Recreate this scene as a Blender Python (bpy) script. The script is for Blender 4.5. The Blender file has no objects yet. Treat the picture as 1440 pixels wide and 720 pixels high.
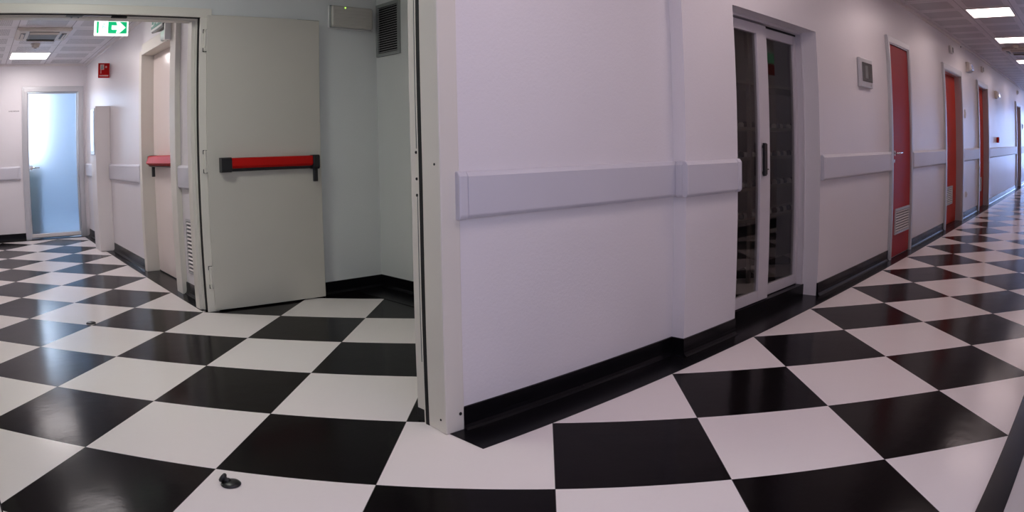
import bpy, bmesh, math, random
from mathutils import Vector, Matrix
random.seed(7)
scene = bpy.context.scene
COL = scene.collection
S = 0.6 * math.sqrt(2)          # diagonal of a 60 cm floor tile
PI = math.pi

# ---------------------------------------------------------------- materials
def new_mat(name):
    m = bpy.data.materials.new(name); m.use_nodes = True
    nt = m.node_tree
    b = nt.nodes.get('Principled BSDF')
    return m, nt, b

def N(nt, typ, **kw):
    n = nt.nodes.new(typ)
    for k, v in kw.items(): setattr(n, k, v)
    return n

def link(nt, a, b): nt.links.new(a, b)

def mth(nt, op, a, b=None, c=None):
    n = nt.nodes.new('ShaderNodeMath'); n.operation = op
    for i, v in enumerate((a, b, c)):
        if v is None: continue
        if isinstance(v, (int, float)): n.inputs[i].default_value = v
        else: nt.links.new(v, n.inputs[i])
    return n.outputs[0]

def mix(nt, f, a, b):
    n = nt.nodes.new('ShaderNodeMix'); n.data_type = 'RGBA'
    for s, v in ((n.inputs[0], f), (n.inputs[6], a), (n.inputs[7], b)):
        if isinstance(v, (int, float)): s.default_value = v
        elif isinstance(v, tuple): s.default_value = (*v, 1) if len(v) == 3 else v
        else: nt.links.new(v, s)
    return n.outputs[2]

def noise(nt, scale, detail=2, coord='Object', stretch=None):
    tc = N(nt, 'ShaderNodeTexCoord')
    src = tc.outputs[coord]
    if stretch:
        mp = N(nt, 'ShaderNodeMapping'); mp.inputs['Scale'].default_value = stretch
        link(nt, src, mp.inputs[0]); src = mp.outputs[0]
    n = N(nt, 'ShaderNodeTexNoise'); n.inputs['Scale'].default_value = scale; n.inputs['Detail'].default_value = detail
    link(nt, src, n.inputs['Vector'])
    return n.outputs[0]

def bump(nt, b, h, strength, dist=0.01):
    n = N(nt, 'ShaderNodeBump'); n.inputs['Strength'].default_value = strength; n.inputs['Distance'].default_value = dist
    link(nt, h, n.inputs['Height']); link(nt, n.outputs[0], b.inputs['Normal'])

def paint(name, col, rough=0.5, var=0.04, bs=0.15, bscale=220, metal=0.0, spec=0.5):
    m, nt, b = new_mat(name)
    f = noise(nt, 3.0, 4)
    c2 = tuple(c * (1 - var) for c in col); c1 = tuple(min(1, c * (1 + var)) for c in col)
    link(nt, mix(nt, f, c1, c2), b.inputs['Base Color'])
    b.inputs['Roughness'].default_value = rough
    b.inputs['Metallic'].default_value = metal
    b.inputs['Specular IOR Level'].default_value = spec
    if bs: bump(nt, b, noise(nt, bscale, 2), bs, 0.002)
    return m

def emis(name, col, s):
    m, nt, b = new_mat(name)
    b.inputs['Base Color'].default_value = (*col, 1)
    b.inputs['Emission Color'].default_value = (*col, 1)
    b.inputs['Emission Strength'].default_value = s
    return m

WALLC = (0.78, 0.75, 0.77)
def wall_mat(name, col, rough=0.36):
    m, nt, b = new_mat(name)
    f = noise(nt, 1.3, 4)
    link(nt, mix(nt, f, tuple(c * 1.03 for c in col), tuple(c * .96 for c in col)), b.inputs['Base Color'])
    b.inputs['Roughness'].default_value = rough
    h1 = noise(nt, 90, 3)
    h2 = noise(nt, 9, 2, stretch=(1, 1, .35))
    h = mth(nt, 'ADD', h1, mth(nt, 'MULTIPLY', h2, 1.6))
    bump(nt, b, h, 0.22, 0.004)
    return m

M = {}
M['wall'] = wall_mat('painted_wall', WALLC)
M['lobby'] = wall_mat('painted_wall_light_cast', (0.72, 0.745, 0.73), .5)  # same white paint, with the greenish cast of lobby light in its colour
M['rail'] = paint('rail_plastic', (0.61, 0.60, 0.655), 0.42, .02, .08, 300)
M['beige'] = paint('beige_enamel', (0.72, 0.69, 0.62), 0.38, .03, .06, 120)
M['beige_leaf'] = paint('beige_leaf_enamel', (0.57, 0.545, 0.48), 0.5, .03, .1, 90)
M['far_leaf'] = paint('cream_leaf_enamel', (0.80, 0.71, 0.67), 0.22, .02, .05, 60)
M['black_skirt'] = paint('black_rubber', (0.005, 0.0045, 0.006), 0.26, .1, .05, 60, spec=.12)
M['black'] = paint('black_plastic', (0.01, 0.01, 0.012), 0.35, .1, 0)
M['gasket'] = paint('black_gasket', (0.006, 0.006, 0.006), 0.8, .1, 0)
M['red'] = paint('red_enamel', (0.50, 0.012, 0.010), 0.4, .03, 0, spec=.06)
M['red_leaf'] = paint('red_laminate', (0.38, 0.028, 0.034), 0.45, .05, .06, 200, spec=.09)
M['orange_leaf'] = paint('orange_red_laminate', (0.50, 0.040, 0.022), 0.45, .05, .06, 200, spec=.09)
M['alu'] = paint('brushed_aluminium', (0.56, 0.56, 0.57), 0.36, .04, .05, 300, metal=.55)
M['alu_white'] = paint('white_aluminium', (0.60, 0.57, 0.60), 0.35, .02, 0)
M['chrome'] = paint('chrome', (0.75, 0.74, 0.72), 0.15, .02, 0, metal=1)
M['grey_metal'] = paint('grey_vent_metal', (0.30, 0.32, 0.31), 0.45, .03, 0, metal=.3)
M['white'] = paint('white_enamel', (0.80, 0.76, 0.74), 0.4, .02, .04, 120)
M['white_plastic'] = paint('white_plastic', (0.78, 0.77, 0.76), 0.35, .02, 0)
M['ac'] = paint('cassette_plastic', (0.60, 0.55, 0.50), 0.4, .02, 0)
M['ac_dark'] = paint('cassette_grille', (0.22, 0.20, 0.20), 0.6, .03, 0)
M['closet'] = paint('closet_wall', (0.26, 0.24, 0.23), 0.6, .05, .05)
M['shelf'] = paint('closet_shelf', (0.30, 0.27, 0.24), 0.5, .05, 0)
M['item_dark'] = paint('dark_jar', (0.03, 0.03, 0.035), 0.3, .05, 0)
M['item_light'] = paint('pale_jar', (0.62, 0.60, 0.55), 0.4, .05, 0)
M['green'] = emis('green_backlit', (0.0, 0.42, 0.16), 1.3)
M['green_dark'] = paint('dark_green_print', (0.02, 0.17, 0.14), 0.3, .03, 0)
M['sign_white'] = emis('white_backlit', (1, 1, 1), 1.6)
M['print_white'] = paint('white_print', (0.85, 0.86, 0.85), 0.4, .02, 0)
M['ink'] = paint('grey_ink', (0.08, 0.07, 0.08), 0.6, .02, 0)
M['lamp_warm'] = emis('lamp_diffuser', (1.0, 0.81, 0.80), 12.4)
M['lamp_cool'] = emis('lamp_diffuser_cool', (1.0, 0.92, 0.925), 28)
M['sky_pane'] = emis('daylight_pane', (0.38, 0.55, 1.0), 19)
M['day_pane'] = emis('bright_daylight_pane', (0.72, 0.84, 1.0), 22)
M['lobby_fill'] = emis('lobby_fill_diffuser', (0.98, 1.0, 0.92), 29)
M['back_fill_pane'] = emis('added_daylight_fill', (0.70, 0.73, 1.0), 4.0)
M['closet_fill'] = emis('closet_fill_glow', (1.0, .85, .78), 3.2)
M['led'] = emis('led_glow', (0.55, 1.0, 0.1), 3)
M['lamp_glass'] = paint('pale_green_glass', (0.72, 0.84, 0.79), 0.12, .02, 0)
M['blue_glass'] = paint('blue_grey_glass', (0.25, 0.42, 0.50), 0.08, .02, 0)

# diffuser of the unlit emergency lamp: milky ribbed plastic
m, nt, b = new_mat('ribbed_diffuser')
b.inputs['Base Color'].default_value = (0.60, 0.58, 0.53, 1); b.inputs['Roughness'].default_value = .3
b.inputs['Base Color'].default_value = (.50, .48, .44, 1)
M['ribbed'] = m

# floor: 60 cm black and white tiles laid at 45 degrees to the walls
def floor_mat():
    m, nt, b = new_mat('checker_vinyl')
    geo = N(nt, 'ShaderNodeNewGeometry'); sep = N(nt, 'ShaderNodeSeparateXYZ'); link(nt, geo.outputs['Position'], sep.inputs[0])
    u = mth(nt, 'DIVIDE', sep.outputs[0], S); v = mth(nt, 'DIVIDE', sep.outputs[1], -S)
    p = mth(nt, 'ADD', u, v); q = mth(nt, 'SUBTRACT', u, v)
    fp = mth(nt, 'FLOOR', p); fq = mth(nt, 'FLOOR', q)
    par = mth(nt, 'PINGPONG', mth(nt, 'ADD', fp, fq), 1.0)
    # seams
    dp = mth(nt, 'PINGPONG', p, 0.5); dq = mth(nt, 'PINGPONG', q, 0.5)
    seam = mth(nt, 'LESS_THAN', mth(nt, 'MINIMUM', dp, dq), 0.0022)
    n1 = noise(nt, 2.2, 5); n2 = noise(nt, 45, 3)
    white = mix(nt, n1, (0.80, 0.75, 0.73), (0.83, 0.775, 0.755))
    white = mix(nt, mth(nt, 'MULTIPLY', n2, .08), white, (0.6, 0.57, 0.55))
    black = mix(nt, n1, (0.003, 0.002, 0.0025), (0.005, 0.0035, 0.004))
    c = mix(nt, par, white, black)
    c = mix(nt, mth(nt, 'MULTIPLY', seam, 0.75), c, (0.05, 0.045, 0.045))
    link(nt, c, b.inputs['Base Color'])
    r = mth(nt, 'ADD', mth(nt, 'MULTIPLY', noise(nt, 3.5, 5), 0.05), 0.13)
    link(nt, r, b.inputs['Roughness'])
    b.inputs['Specular IOR Level'].default_value = 0.055
    h = mth(nt, 'ADD', mth(nt, 'MULTIPLY', noise(nt, 5, 3), 1.0), mth(nt, 'MULTIPLY', noise(nt, 60, 3), 0.12))
    bump(nt, b, h, 0.10, 0.012)
    return m
M['floor'] = floor_mat()
M['pale_floor'] = paint('pale_vinyl', (0.55, 0.52, 0.51), 0.35, .04, .05, 60)

def ceil_mat(name, x0, y0, base, dark):
    """60 cm metal panels with a perforated field in each; x0, y0: a panel corner."""
    m, nt, b = new_mat(name)
    geo = N(nt, 'ShaderNodeNewGeometry'); sep = N(nt, 'ShaderNodeSeparateXYZ'); link(nt, geo.outputs['Position'], sep.inputs[0])
    gx = mth(nt, 'FRACT', mth(nt, 'DIVIDE', mth(nt, 'SUBTRACT', sep.outputs[0], x0), 0.6))
    gy = mth(nt, 'FRACT', mth(nt, 'DIVIDE', mth(nt, 'SUBTRACT', sep.outputs[1], y0), 0.6))
    dx = mth(nt, 'ABSOLUTE', mth(nt, 'SUBTRACT', gx, 0.5)); dy = mth(nt, 'ABSOLUTE', mth(nt, 'SUBTRACT', gy, 0.5))
    return m, nt, b, gx, gy, dx, dy, sep
def ceiling_material(name, x0, y0, base, dark, hx, hy):
    m, nt, b, gx, gy, dx, dy, sep = ceil_mat(name, x0, y0, base, dark)
    fld = mth(nt, 'MULTIPLY', mth(nt, 'LESS_THAN', dx, hx), mth(nt, 'LESS_THAN', dy, hy))
    # fine round holes, 12 mm apart
    hxn = mth(nt, 'SUBTRACT', mth(nt, 'FRACT', mth(nt, 'DIVIDE', sep.outputs[0], 0.012)), 0.5)
    hyn = mth(nt, 'SUBTRACT', mth(nt, 'FRACT', mth(nt, 'DIVIDE', sep.outputs[1], 0.012)), 0.5)
    rr = mth(nt, 'ADD', mth(nt, 'MULTIPLY', hxn, hxn), mth(nt, 'MULTIPLY', hyn, hyn))
    hole = mth(nt, 'MULTIPLY', mth(nt, 'LESS_THAN', rr, 0.115), fld)
    seam = mth(nt, 'GREATER_THAN', mth(nt, 'MAXIMUM', dx, dy), 0.493)
    c = mix(nt, hole, base, dark)
    c = mix(nt, seam, c, (0.25, 0.23, 0.24))
    link(nt, c, b.inputs['Base Color']); b.inputs['Roughness'].default_value = .42
    return m
M['ceil_r'] = ceiling_material('metal_ceiling', .12, -.476, (0.66, 0.62, 0.64), (0.10, 0.09, 0.10), .36, .37)
M['ceil_l'] = ceiling_material('metal_ceiling_side', -1.58, 5.67, (0.74, 0.72, 0.75), (0.12, 0.12, 0.13), .37, .33)
M['ceil_plain'] = paint('plain_ceiling', (0.70, 0.69, 0.69), .6, .02, 0)

# clear dark-tinted glass pane
def glass_mat(name, tint, refl_rough=0.0, ior=1.5):
    m, nt, b = new_mat(name)
    nt.nodes.remove(b)
    out = nt.nodes['Material Output']
    tr = N(nt, 'ShaderNodeBsdfTransparent'); tr.inputs[0].default_value = (*tint, 1)
    gl = N(nt, 'ShaderNodeBsdfGlossy'); gl.inputs['Roughness'].default_value = refl_rough; gl.inputs[0].default_value = (.8, .8, .8, 1)
    fr = N(nt, 'ShaderNodeFresnel'); fr.inputs[0].default_value = ior
    mx = N(nt, 'ShaderNodeMixShader')
    gg = N(nt, 'ShaderNodeNewGeometry')
    link(nt, mth(nt, 'MULTIPLY', fr.outputs[0], mth(nt, 'SUBTRACT', 1.0, gg.outputs['Backfacing'])), mx.inputs[0]); link(nt, tr.outputs[0], mx.inputs[1]); link(nt, gl.outputs[0], mx.inputs[2])
    link(nt, mx.outputs[0], out.inputs[0])
    return m
M['glass'] = glass_mat('tinted_glass', (0.72, 0.71, 0.70), 0.012, 1.48)
m, nt, b = new_mat('frosted_glass')
b.inputs['Base Color'].default_value = (0.93, 0.96, 1.0, 1); b.inputs['Roughness'].default_value = 0.42
b.inputs['Transmission Weight'].default_value = 0.95; b.inputs['IOR'].default_value = 1.45
M['frost'] = m

# ---------------------------------------------------------------- mesh builder
class MB:
    def __init__(s): s.bm = bmesh.new()
    def box(s, x0, x1, y0, y1, z0, z1, mi=0):
        vs = [s.bm.verts.new((x, y, z)) for z in (z0, z1) for y in (y0, y1) for x in (x0, x1)]
        for f in ((0, 2, 3, 1), (4, 5, 7, 6), (0, 1, 5, 4), (2, 6, 7, 3), (1, 3, 7, 5), (0, 4, 6, 2)):
            fc = s.bm.faces.new([vs[i] for i in f]); fc.material_index = mi
        return s
    def prism(s, pts, axis, a, b, mi=0):
        """extrude a polygon (list of 2-d points in the other two axes) along axis from a to b"""
        def P(p, t):
            return {'x': (t, p[0], p[1]), 'y': (p[0], t, p[1]), 'z': (p[0], p[1], t)}[axis]
        v0 = [s.bm.verts.new(P(p, a)) for p in pts]; v1 = [s.bm.verts.new(P(p, b)) for p in pts]
        n = len(pts)
        fs = [s.bm.faces.new(v0), s.bm.faces.new(v1[::-1])]
        for i in range(n): fs.append(s.bm.faces.new((v0[i], v1[i], v1[(i + 1) % n], v0[(i + 1) % n])))
        for f in fs: f.material_index = mi
        return s
    def cyl(s, p0, p1, r0, r1=None, n=20, mi=0):
        r1 = r0 if r1 is None else r1
        p0 = Vector(p0); p1 = Vector(p1); d = (p1 - p0).normalized()
        a = d.orthogonal().normalized(); b = d.cross(a)
        A = [s.bm.verts.new(p0 + (a * math.cos(t) + b * math.sin(t)) * r0) for t in [2 * PI * i / n for i in range(n)]]
        B = [s.bm.verts.new(p1 + (a * math.cos(t) + b * math.sin(t)) * r1) for t in [2 * PI * i / n for i in range(n)]]
        fs = [s.bm.faces.new(A[::-1]), s.bm.faces.new(B)]
        for i in range(n): fs.append(s.bm.faces.new((A[i], A[(i + 1) % n], B[(i + 1) % n], B[i])))
        for f in fs: f.material_index = mi
        return s
    def lathe(s, c, prof, n=24, mi=0):
        """profile [(r, z)] turned about a vertical axis through c"""
        rings = []
        for r, z in prof:
            rings.append([s.bm.verts.new((c[0] + r * math.cos(2 * PI * i / n), c[1] + r * math.sin(2 * PI * i / n), c[2] + z)) for i in range(n)])
        for a, b in zip(rings, rings[1:]):
            for i in range(n): s.bm.faces.new((a[i], a[(i + 1) % n], b[(i + 1) % n], b[i])).smooth = True
        s.bm.faces.new(rings[0][::-1]); s.bm.faces.new(rings[-1])
        return s
    def tube(s, pts, r, n=10):
        pts = [Vector(p) for p in pts]; rings = []
        for i, p in enumerate(pts):
            d = (pts[min(i + 1, len(pts) - 1)] - pts[max(i - 1, 0)]).normalized()
            a = d.cross(Vector((0, 0, 1)));
            if a.length < 1e-3: a = d.cross(Vector((1, 0, 0)))
            a.normalize(); b = d.cross(a)
            rings.append([s.bm.verts.new(p + (a * math.cos(2 * PI * k / n) + b * math.sin(2 * PI * k / n)) * r) for k in range(n)])
        for A, B in zip(rings, rings[1:]):
            for k in range(n): s.bm.faces.new((A[k], A[(k + 1) % n], B[(k + 1) % n], B[k])).smooth = True
        s.bm.faces.new(rings[0][::-1]); s.bm.faces.new(rings[-1])
        return s
    def build(s, name, mats, parent=None, bevel=0, loc=None, seg=2):
        bmesh.ops.recalc_face_normals(s.bm, faces=s.bm.faces)
        me = bpy.data.meshes.new(name); s.bm.to_mesh(me); s.bm.free()
        o = bpy.data.objects.new(name, me); COL.objects.link(o)
        if not isinstance(mats, (list, tuple)): mats = [mats]
        for m_ in mats: me.materials.append(m_ if not isinstance(m_, str) else M[m_])
        if parent:
            o.parent = parent
            if loc is None:
                w = Vector((0, 0, 0)); q = parent
                while q: w += q.location; q = q.parent
                for v in me.vertices: v.co -= w
        if bevel:
            bv = o.modifiers.new('bevel', 'BEVEL'); bv.width = bevel; bv.segments = seg; bv.limit_method = 'ANGLE'; bv.angle_limit = math.radians(40)
        return o

def tag(o, label, cat=None, group=None, kind=None):
    o['label'] = label
    if cat: o['category'] = cat
    if group: o['group'] = group
    if kind: o['kind'] = kind
    return o
def empty(name, loc, label, cat=None, group=None, kind=None):
    o = bpy.data.objects.new(name, None); COL.objects.link(o); o.location = loc; o.empty_display_size = .1
    return tag(o, label, cat, group, kind)
def struct(name, mb, mat, label, cat, bevel=0):
    return tag(mb.build(name, mat, bevel=bevel), label, cat, None, 'structure')
def text_mesh(name, txt, size, mat, parent, M4, extrude=.0008):
    """lettering as a mesh; M4 places the text's own x-y plane in the world"""
    cu = bpy.data.curves.new(name, 'FONT'); cu.body = txt; cu.size = size; cu.extrude = extrude; cu.align_x = 'CENTER'; cu.align_y = 'CENTER'; cu.resolution_u = 3
    tmp = bpy.data.objects.new(name + '_curve', cu); COL.objects.link(tmp)
    bpy.context.view_layer.update()
    me = bpy.data.meshes.new_from_object(tmp.evaluated_get(bpy.context.evaluated_depsgraph_get()))
    bpy.data.objects.remove(tmp); bpy.data.curves.remove(cu)
    me.transform(M4); me.name = name
    o = bpy.data.objects.new(name, me); COL.objects.link(o); me.materials.clear(); me.materials.append(mat)
    if parent:
        o.parent = parent
        w = Vector((0, 0, 0)); q = parent
        while q: w += q.location; q = q.parent
        for v in me.vertices: v.co -= w
    return o

# ================================================================= SETTING
ZR = 2.57     # ceiling of the long corridor and lobby
ZL = 2.45     # ceiling of the side corridor
YR = .127     # face of the long wall
YB = .205     # face of its set-back first stretch
XEND = 27.0

fl = MB().box(-7, XEND, -2.7, 9.1, -.1, 0)
struct('floor', fl, 'floor', 'glossy floor of large black and white tiles laid diagonally', 'floor')
pf = MB().prism([(-3.2, -2.6), (.95, -2.6), (.95, -1.79), (-3.2, -1.79)], 'z', .0005, .004)
struct('floor', pf, 'pale_floor', 'pale plain floor patch beyond the black strip nearest the viewer', 'floor')

# black border strips of the floor
bd = MB().prism([(-.372, .0), (XEND, .0), (XEND, .40), (1.3, .40), (1.3, .3), (-.29, .3), (-.29, .206), (-.372, .206)], 'z', .0004, .002)
struct('trim_1', bd, 'black_skirt', 'black floor border strip along the foot of the long corridor wall', 'floor border')
bd = MB().prism([(-.424, 3.0), (-.19, 3.0), (-.19, 8.66), (-.424, 8.66)], 'z', .0004, .002)
bd.prism([(-2.24, 3.0), (-2.12, 3.0), (-2.12, 8.66), (-2.24, 8.66)], 'z', .0004, .002)
bd.prism([(-2.12, 8.50), (-.424, 8.50), (-.424, 8.66), (-2.12, 8.66)], 'z', .0004, .002)
struct('trim_2', bd, 'black_skirt', 'black floor border strip along the side corridor behind the fire doors', 'floor border')
bd = MB().prism([(-.6, -1.79), (XEND, -1.79), (XEND, -1.697), (-.6, -1.697)], 'z', .0045, .006)
bd.prism([(-.6, -1.79), (XEND, -1.79), (XEND, -1.697), (-.6, -1.697)], 'z', .0004, .0045)
struct('trim_3', bd, 'black_skirt', 'black floor border strip on the viewer side of the long corridor', 'floor border')
bd = MB().prism([(.849, .33), (1.11, .33), (1.11, 2.98), (.849, 2.98)], 'z', .0004, .002)
struct('trim_4', bd, 'black_skirt', 'black floor border strip below the wall vent in the lobby niche', 'floor border')

# long wall with its openings
op = [(1.68, 2.95, 1.92), (7.525, 8.755, 2.065), (10.43, 11.57, 2.07), (16.85, 17.93, 2.06), (20.3, 21.4, 2.06), (23.6, 24.7, 2.06)]
w = MB().box(-.30, 1.13, YB, .33, 0, ZR)
x = 1.13
for a, b_, h in op:
    w.box(x, a, YR, .33, 0, ZR); w.box(a, b_, YR, .33, h, ZR); x = b_
w.box(x, XEND, YR, .33, 0, ZR)
struct('wall_right', w, 'wall', 'long pinkish white corridor wall with red doors and a shallow pier', 'wall')
# niche, lobby and side corridor
w = MB().box(1.11, 1.3, .33, 3.15, 0, ZR)
struct('wall_niche', w, 'lobby', 'grey white lobby wall carrying the louvred vent', 'wall')
w = MB().box(-.31, 1.3, 2.98, 3.15, 0, ZR)
w.box(-3.0, -.31, 2.98, 3.15, 2.12, ZR)
w.box(-3.0, -2.18, 2.98, 3.15, 0, 2.12)
struct('wall_lobby', w, 'lobby', 'grey white lobby wall above and beside the fire door frame', 'wall')
w = MB().box(-3.1, -3.0, .33, 3.15, 0, ZR)
struct('wall_left', w, 'lobby', 'grey white lobby wall on the side away from the niche', 'wall')
w = MB().box(-7, -2.18, YB, .33, 0, ZR).box(-2.18, -.30, YB, .33, 2.16, ZR)
struct('wall_front', w, 'wall', 'white corridor wall around the nearer fire door frame', 'wall')
w = MB().box(-.31, -.12, 3.15, 3.86, 0, ZR).box(-.31, -.12, 3.86, 5.0, 2.12, ZR).box(-.31, -.12, 5.0, 9.0, 0, ZR)
w.box(-.14, -.12, 3.86, 5.0, 0, 2.12)
struct('wall_side', w, 'wall', 'white side corridor wall with the cream fire door in it', 'wall')
w = MB().box(-2.4, -2.24, 3.15, 9.0, 0, ZR)
struct('wall_side', w, 'wall', 'white side corridor wall opposite the cream fire door', 'wall')
w = MB().box(-2.24, -1.30, 8.66, 8.80, 0, ZR).box(-1.30, -.37, 8.66, 8.80, 2.11, ZR).box(-.37, -.31, 8.66, 8.80, 0, ZR)
struct('wall_back', w, 'wall', 'white end wall of the side corridor around the frosted glass door', 'wall')
# room behind the frosted door
w = MB().box(-2.6, -.0, 10.6, 10.7, 0, 2.7).box(-2.6, -2.5, 8.8, 10.7, 0, 2.7).box(-.05, .05, 8.8, 10.7, 0, 2.7).box(-2.6, 0, 8.8, 10.7, 2.6, 2.7).box(-2.6, 0, 8.8, 10.7, -.1, -.0)
struct('wall_beyond', w, paint('blue_room', (.44, .52, .60), .7, .02, 0), 'blurred bluish room seen through the frosted glass door', 'wall')
w = MB().box(-2.3, -.88, 10.56, 10.6, 1.15, 2.55)
struct('window_1', w, 'day_pane', 'bright daylight window blurred behind the frosted glass door', 'window')
bc = empty('cabinet', (-1.35, 9.35, 0), 'low dark green cabinet blurred behind the lower frosted glass', 'cabinet')
MB().box(-1.75, -1.0, 9.15, 9.55, .06, 1.0).build('cabinet_body', paint('dull_green', (.10, .19, .20), .6, .1, 0), bc, bevel=.01)
MB().box(-1.77, -.98, 9.13, 9.57, 1.0, 1.03).build('cabinet_top', 'grey_metal', bc)
MB().box(-1.72, -1.03, 9.19, 9.53, 0, .06).build('cabinet_plinth', 'black', bc)
# opposite side and recess where the viewer stands
w = MB().box(.95, XEND, -1.95, -1.82, 0, ZR).box(.95, 1.08, -2.7, -1.82, 0, ZR).box(-3.3, 1.08, -2.75, -2.6, 0, ZR).box(-3.3, -3.2, -2.7, -1.82, 0, ZR).box(-7, -3.2, -1.95, -1.82, 0, ZR)
struct('wall_opposite', w, 'wall', 'white corridor wall facing the red doors, seen only in reflections', 'wall')
w = MB().box(-7.1, -7, -1.95, .33, 0, ZR)
struct('wall_end', w, 'wall', 'white wall closing the corridor behind the viewer', 'wall')
w = MB().box(XEND, XEND + .1, -1.95, .33, 0, ZR)
struct('wall_end', w, 'wall', 'distant wall closing the long corridor', 'wall')
w = MB().box(XEND - .03, XEND - .0, -1.6, -.1, .15, 2.3)
struct('window_2', w, 'sky_pane', 'bright blue daylight window at the far end of the long corridor', 'window')

# ceilings
c = MB().box(-7, XEND, -2.7, .34, ZR, ZR + .1)
struct('ceiling', c, 'ceil_r', 'perforated metal panel ceiling of the long corridor', 'ceiling')
c = MB().box(-3.1, 1.3, .33, 3.15, ZR, ZR + .1)
struct('ceiling', c, 'ceil_plain', 'plain ceiling over the dim lobby', 'ceiling')
c = MB().box(-2.3, -.2, 3.15, 8.8, ZL, ZL + .1)
struct('ceiling', c, 'ceil_l', 'perforated metal panel ceiling of the side corridor', 'ceiling')
# ceiling edge angles
t = MB().box(-.3, 1.13, YB - .025, YB, ZR - .03, ZR).box(1.105, XEND, YR - .025, YR, ZR - .03, ZR)
struct('trim_5', t, 'white', 'thin metal edge between the long wall and the perforated ceiling', 'ceiling trim')
t = MB().box(-.335, -.31, 3.15, 8.66, ZL - .03, ZL).box(-2.24, -.31, 8.635, 8.66, ZL - .03, ZL)
struct('trim_6', t, 'white', 'thin metal edge around the side corridor ceiling', 'ceiling trim')

# black skirtings with a coved foot
def skirt(mb, axis, a, b_, face, sgn):
    """face: wall plane; sgn: direction (+1/-1) in which the room lies"""
    pr = [(face - sgn * .005, 0), (face + sgn * .03, 0), (face + sgn * .03, .004), (face + sgn * .018, .010), (face + sgn * .011, .022), (face + sgn * .009, .04), (face + sgn * .008, .097), (face - sgn * .005, .099)]
    mb.prism(pr, axis, a, b_)
k = MB()
skirt(k, 'x', -.30, 1.13, YB, -1)
skirt(k, 'x', 1.122, 1.68, YR, -1); skirt(k, 'y', YR - .008, YB, 1.13, -1)
skirt(k, 'x', 2.95, 4.785, YR, -1)
for a, b_ in ((5.652, 7.445), (8.835, 10.36), (11.64, 16.76), (18.02, 20.22), (21.48, 23.5), (24.8, XEND)): skirt(k, 'x', a, b_, YR, -1)
struct('baseboard_right', k, 'black_skirt', 'black coved skirting along the long corridor wall', 'baseboard')
k = MB(); skirt(k, 'x', -.28, 1.11, 2.98, -1); skirt(k, 'y', .45, 2.98, 1.11, -1)
struct('baseboard_niche', k, 'black_skirt', 'black coved skirting around the lobby niche behind the open leaf', 'baseboard')
k = MB(); skirt(k, 'y', 3.15, 3.70, -.31, -1); skirt(k, 'y', 5.075, 6.74, -.31, -1); skirt(k, 'y', 7.12, 8.66, -.31, -1)
struct('baseboard_side', k, 'black_skirt', 'black coved skirting of the side corridor wall', 'baseboard')
k = MB(); skirt(k, 'x', -2.24, -1.315, 8.66, -1)
struct('baseboard_back', k, 'black_skirt', 'black skirting beside the frosted glass door', 'baseboard')
k = MB(); skirt(k, 'x', 1.0, XEND, -1.82, 1)
struct('baseboard_opposite', k, 'black_skirt', 'black skirting of the wall facing the red doors', 'baseboard')

# ================================================================= BUMP RAILS
def rail_profile(face, sgn, axis_first=True, z0=.845, z1=1.03, d=.032):
    return [(face, z0), (face + sgn * (d - .012), z0), (face + sgn * d, z0 + .014), (face + sgn * d, z1 - .020), (face + sgn * (d - .012), z1 - .002), (face, z1)]
GR = 'pale bump rails along the walls'
def rail(axis, a, b_, face, sgn, label, caps=(True, True), d=.032):
    loc = ((a, face, .845) if axis == 'x' else (face, a, .845))
    r = empty('bump_rail', loc, label, 'wall rail', GR)
    c0 = .045 if caps[0] else 0; c1 = .045 if caps[1] else 0
    MB().prism(rail_profile(face, sgn, d=d), axis, a + c0, b_ - c1).build('rail_cover', 'rail', r, bevel=.004)
    if caps[0]: MB().prism(rail_profile(face, sgn, z0=.843, z1=1.032, d=d + .0015), axis, a, a + c0 - .0015).build('end_cap', 'rail', r, bevel=.006)
    if caps[1]: MB().prism(rail_profile(face, sgn, z0=.843, z1=1.032, d=d + .0015), axis, b_ - c1 + .0015, b_).build('end_cap', 'rail', r, bevel=.006)
    return r
rail('x', -.318, 1.13, YB, -1, 'longest nearby pale grey bump rail, starting at the beige door post', (True, False))
rp = rail('x', 1.098, 1.675, YR, -1, 'short pale bump rail wrapped around the wall pier before the glass doors', (False, True))
MB().prism([(1.13, .845), (1.110, .845), (1.098, .859), (1.098, 1.010), (1.110, 1.028), (1.13, 1.03)], 'y', YR + .0005, YB - .0325).build('corner_cover', 'rail', rp, bevel=.004)
rail('x', 2.96, 4.783, YR, -1, 'pale bump rail between the glass doors and the first red door')
rail('x', 5.655, 7.43, YR, -1, 'pale bump rail between the first and second red doors')
rail('x', 8.84, 10.35, YR, -1, 'pale bump rail between the second and third red doors')
rail('x', 11.65, 16.75, YR, -1, 'long bluish lit bump rail beyond the third red door, under the red call point')
rail('x', 18.03, 20.20, YR, -1, 'last bluish bump rail visible far down the corridor')
rail('y', 3.20, 3.76, -.31, -1, 'short pale bump rail between cream fire door and door frame, above the small vent', (False, False))
rail('y', 5.08, 6.72, -.31, -1, 'pale bump rail between the tall white cabinet and the cream fire door')
rail('y', 7.14, 8.62, -.31, -1, 'short pale bump rail behind the tall white cabinet')
rail('x', -2.22, -1.35, 8.66, -1, 'pale bump rail on the end wall beside the frosted door', d=.03)

# ================================================================= FIRE DOOR 1 (far side of lobby)
d1 = empty('door_1', (-.35, 2.94, 0), 'beige fire door frame with its leaf folded open against the lobby wall', 'door', None, 'structure')
f = MB()
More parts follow.
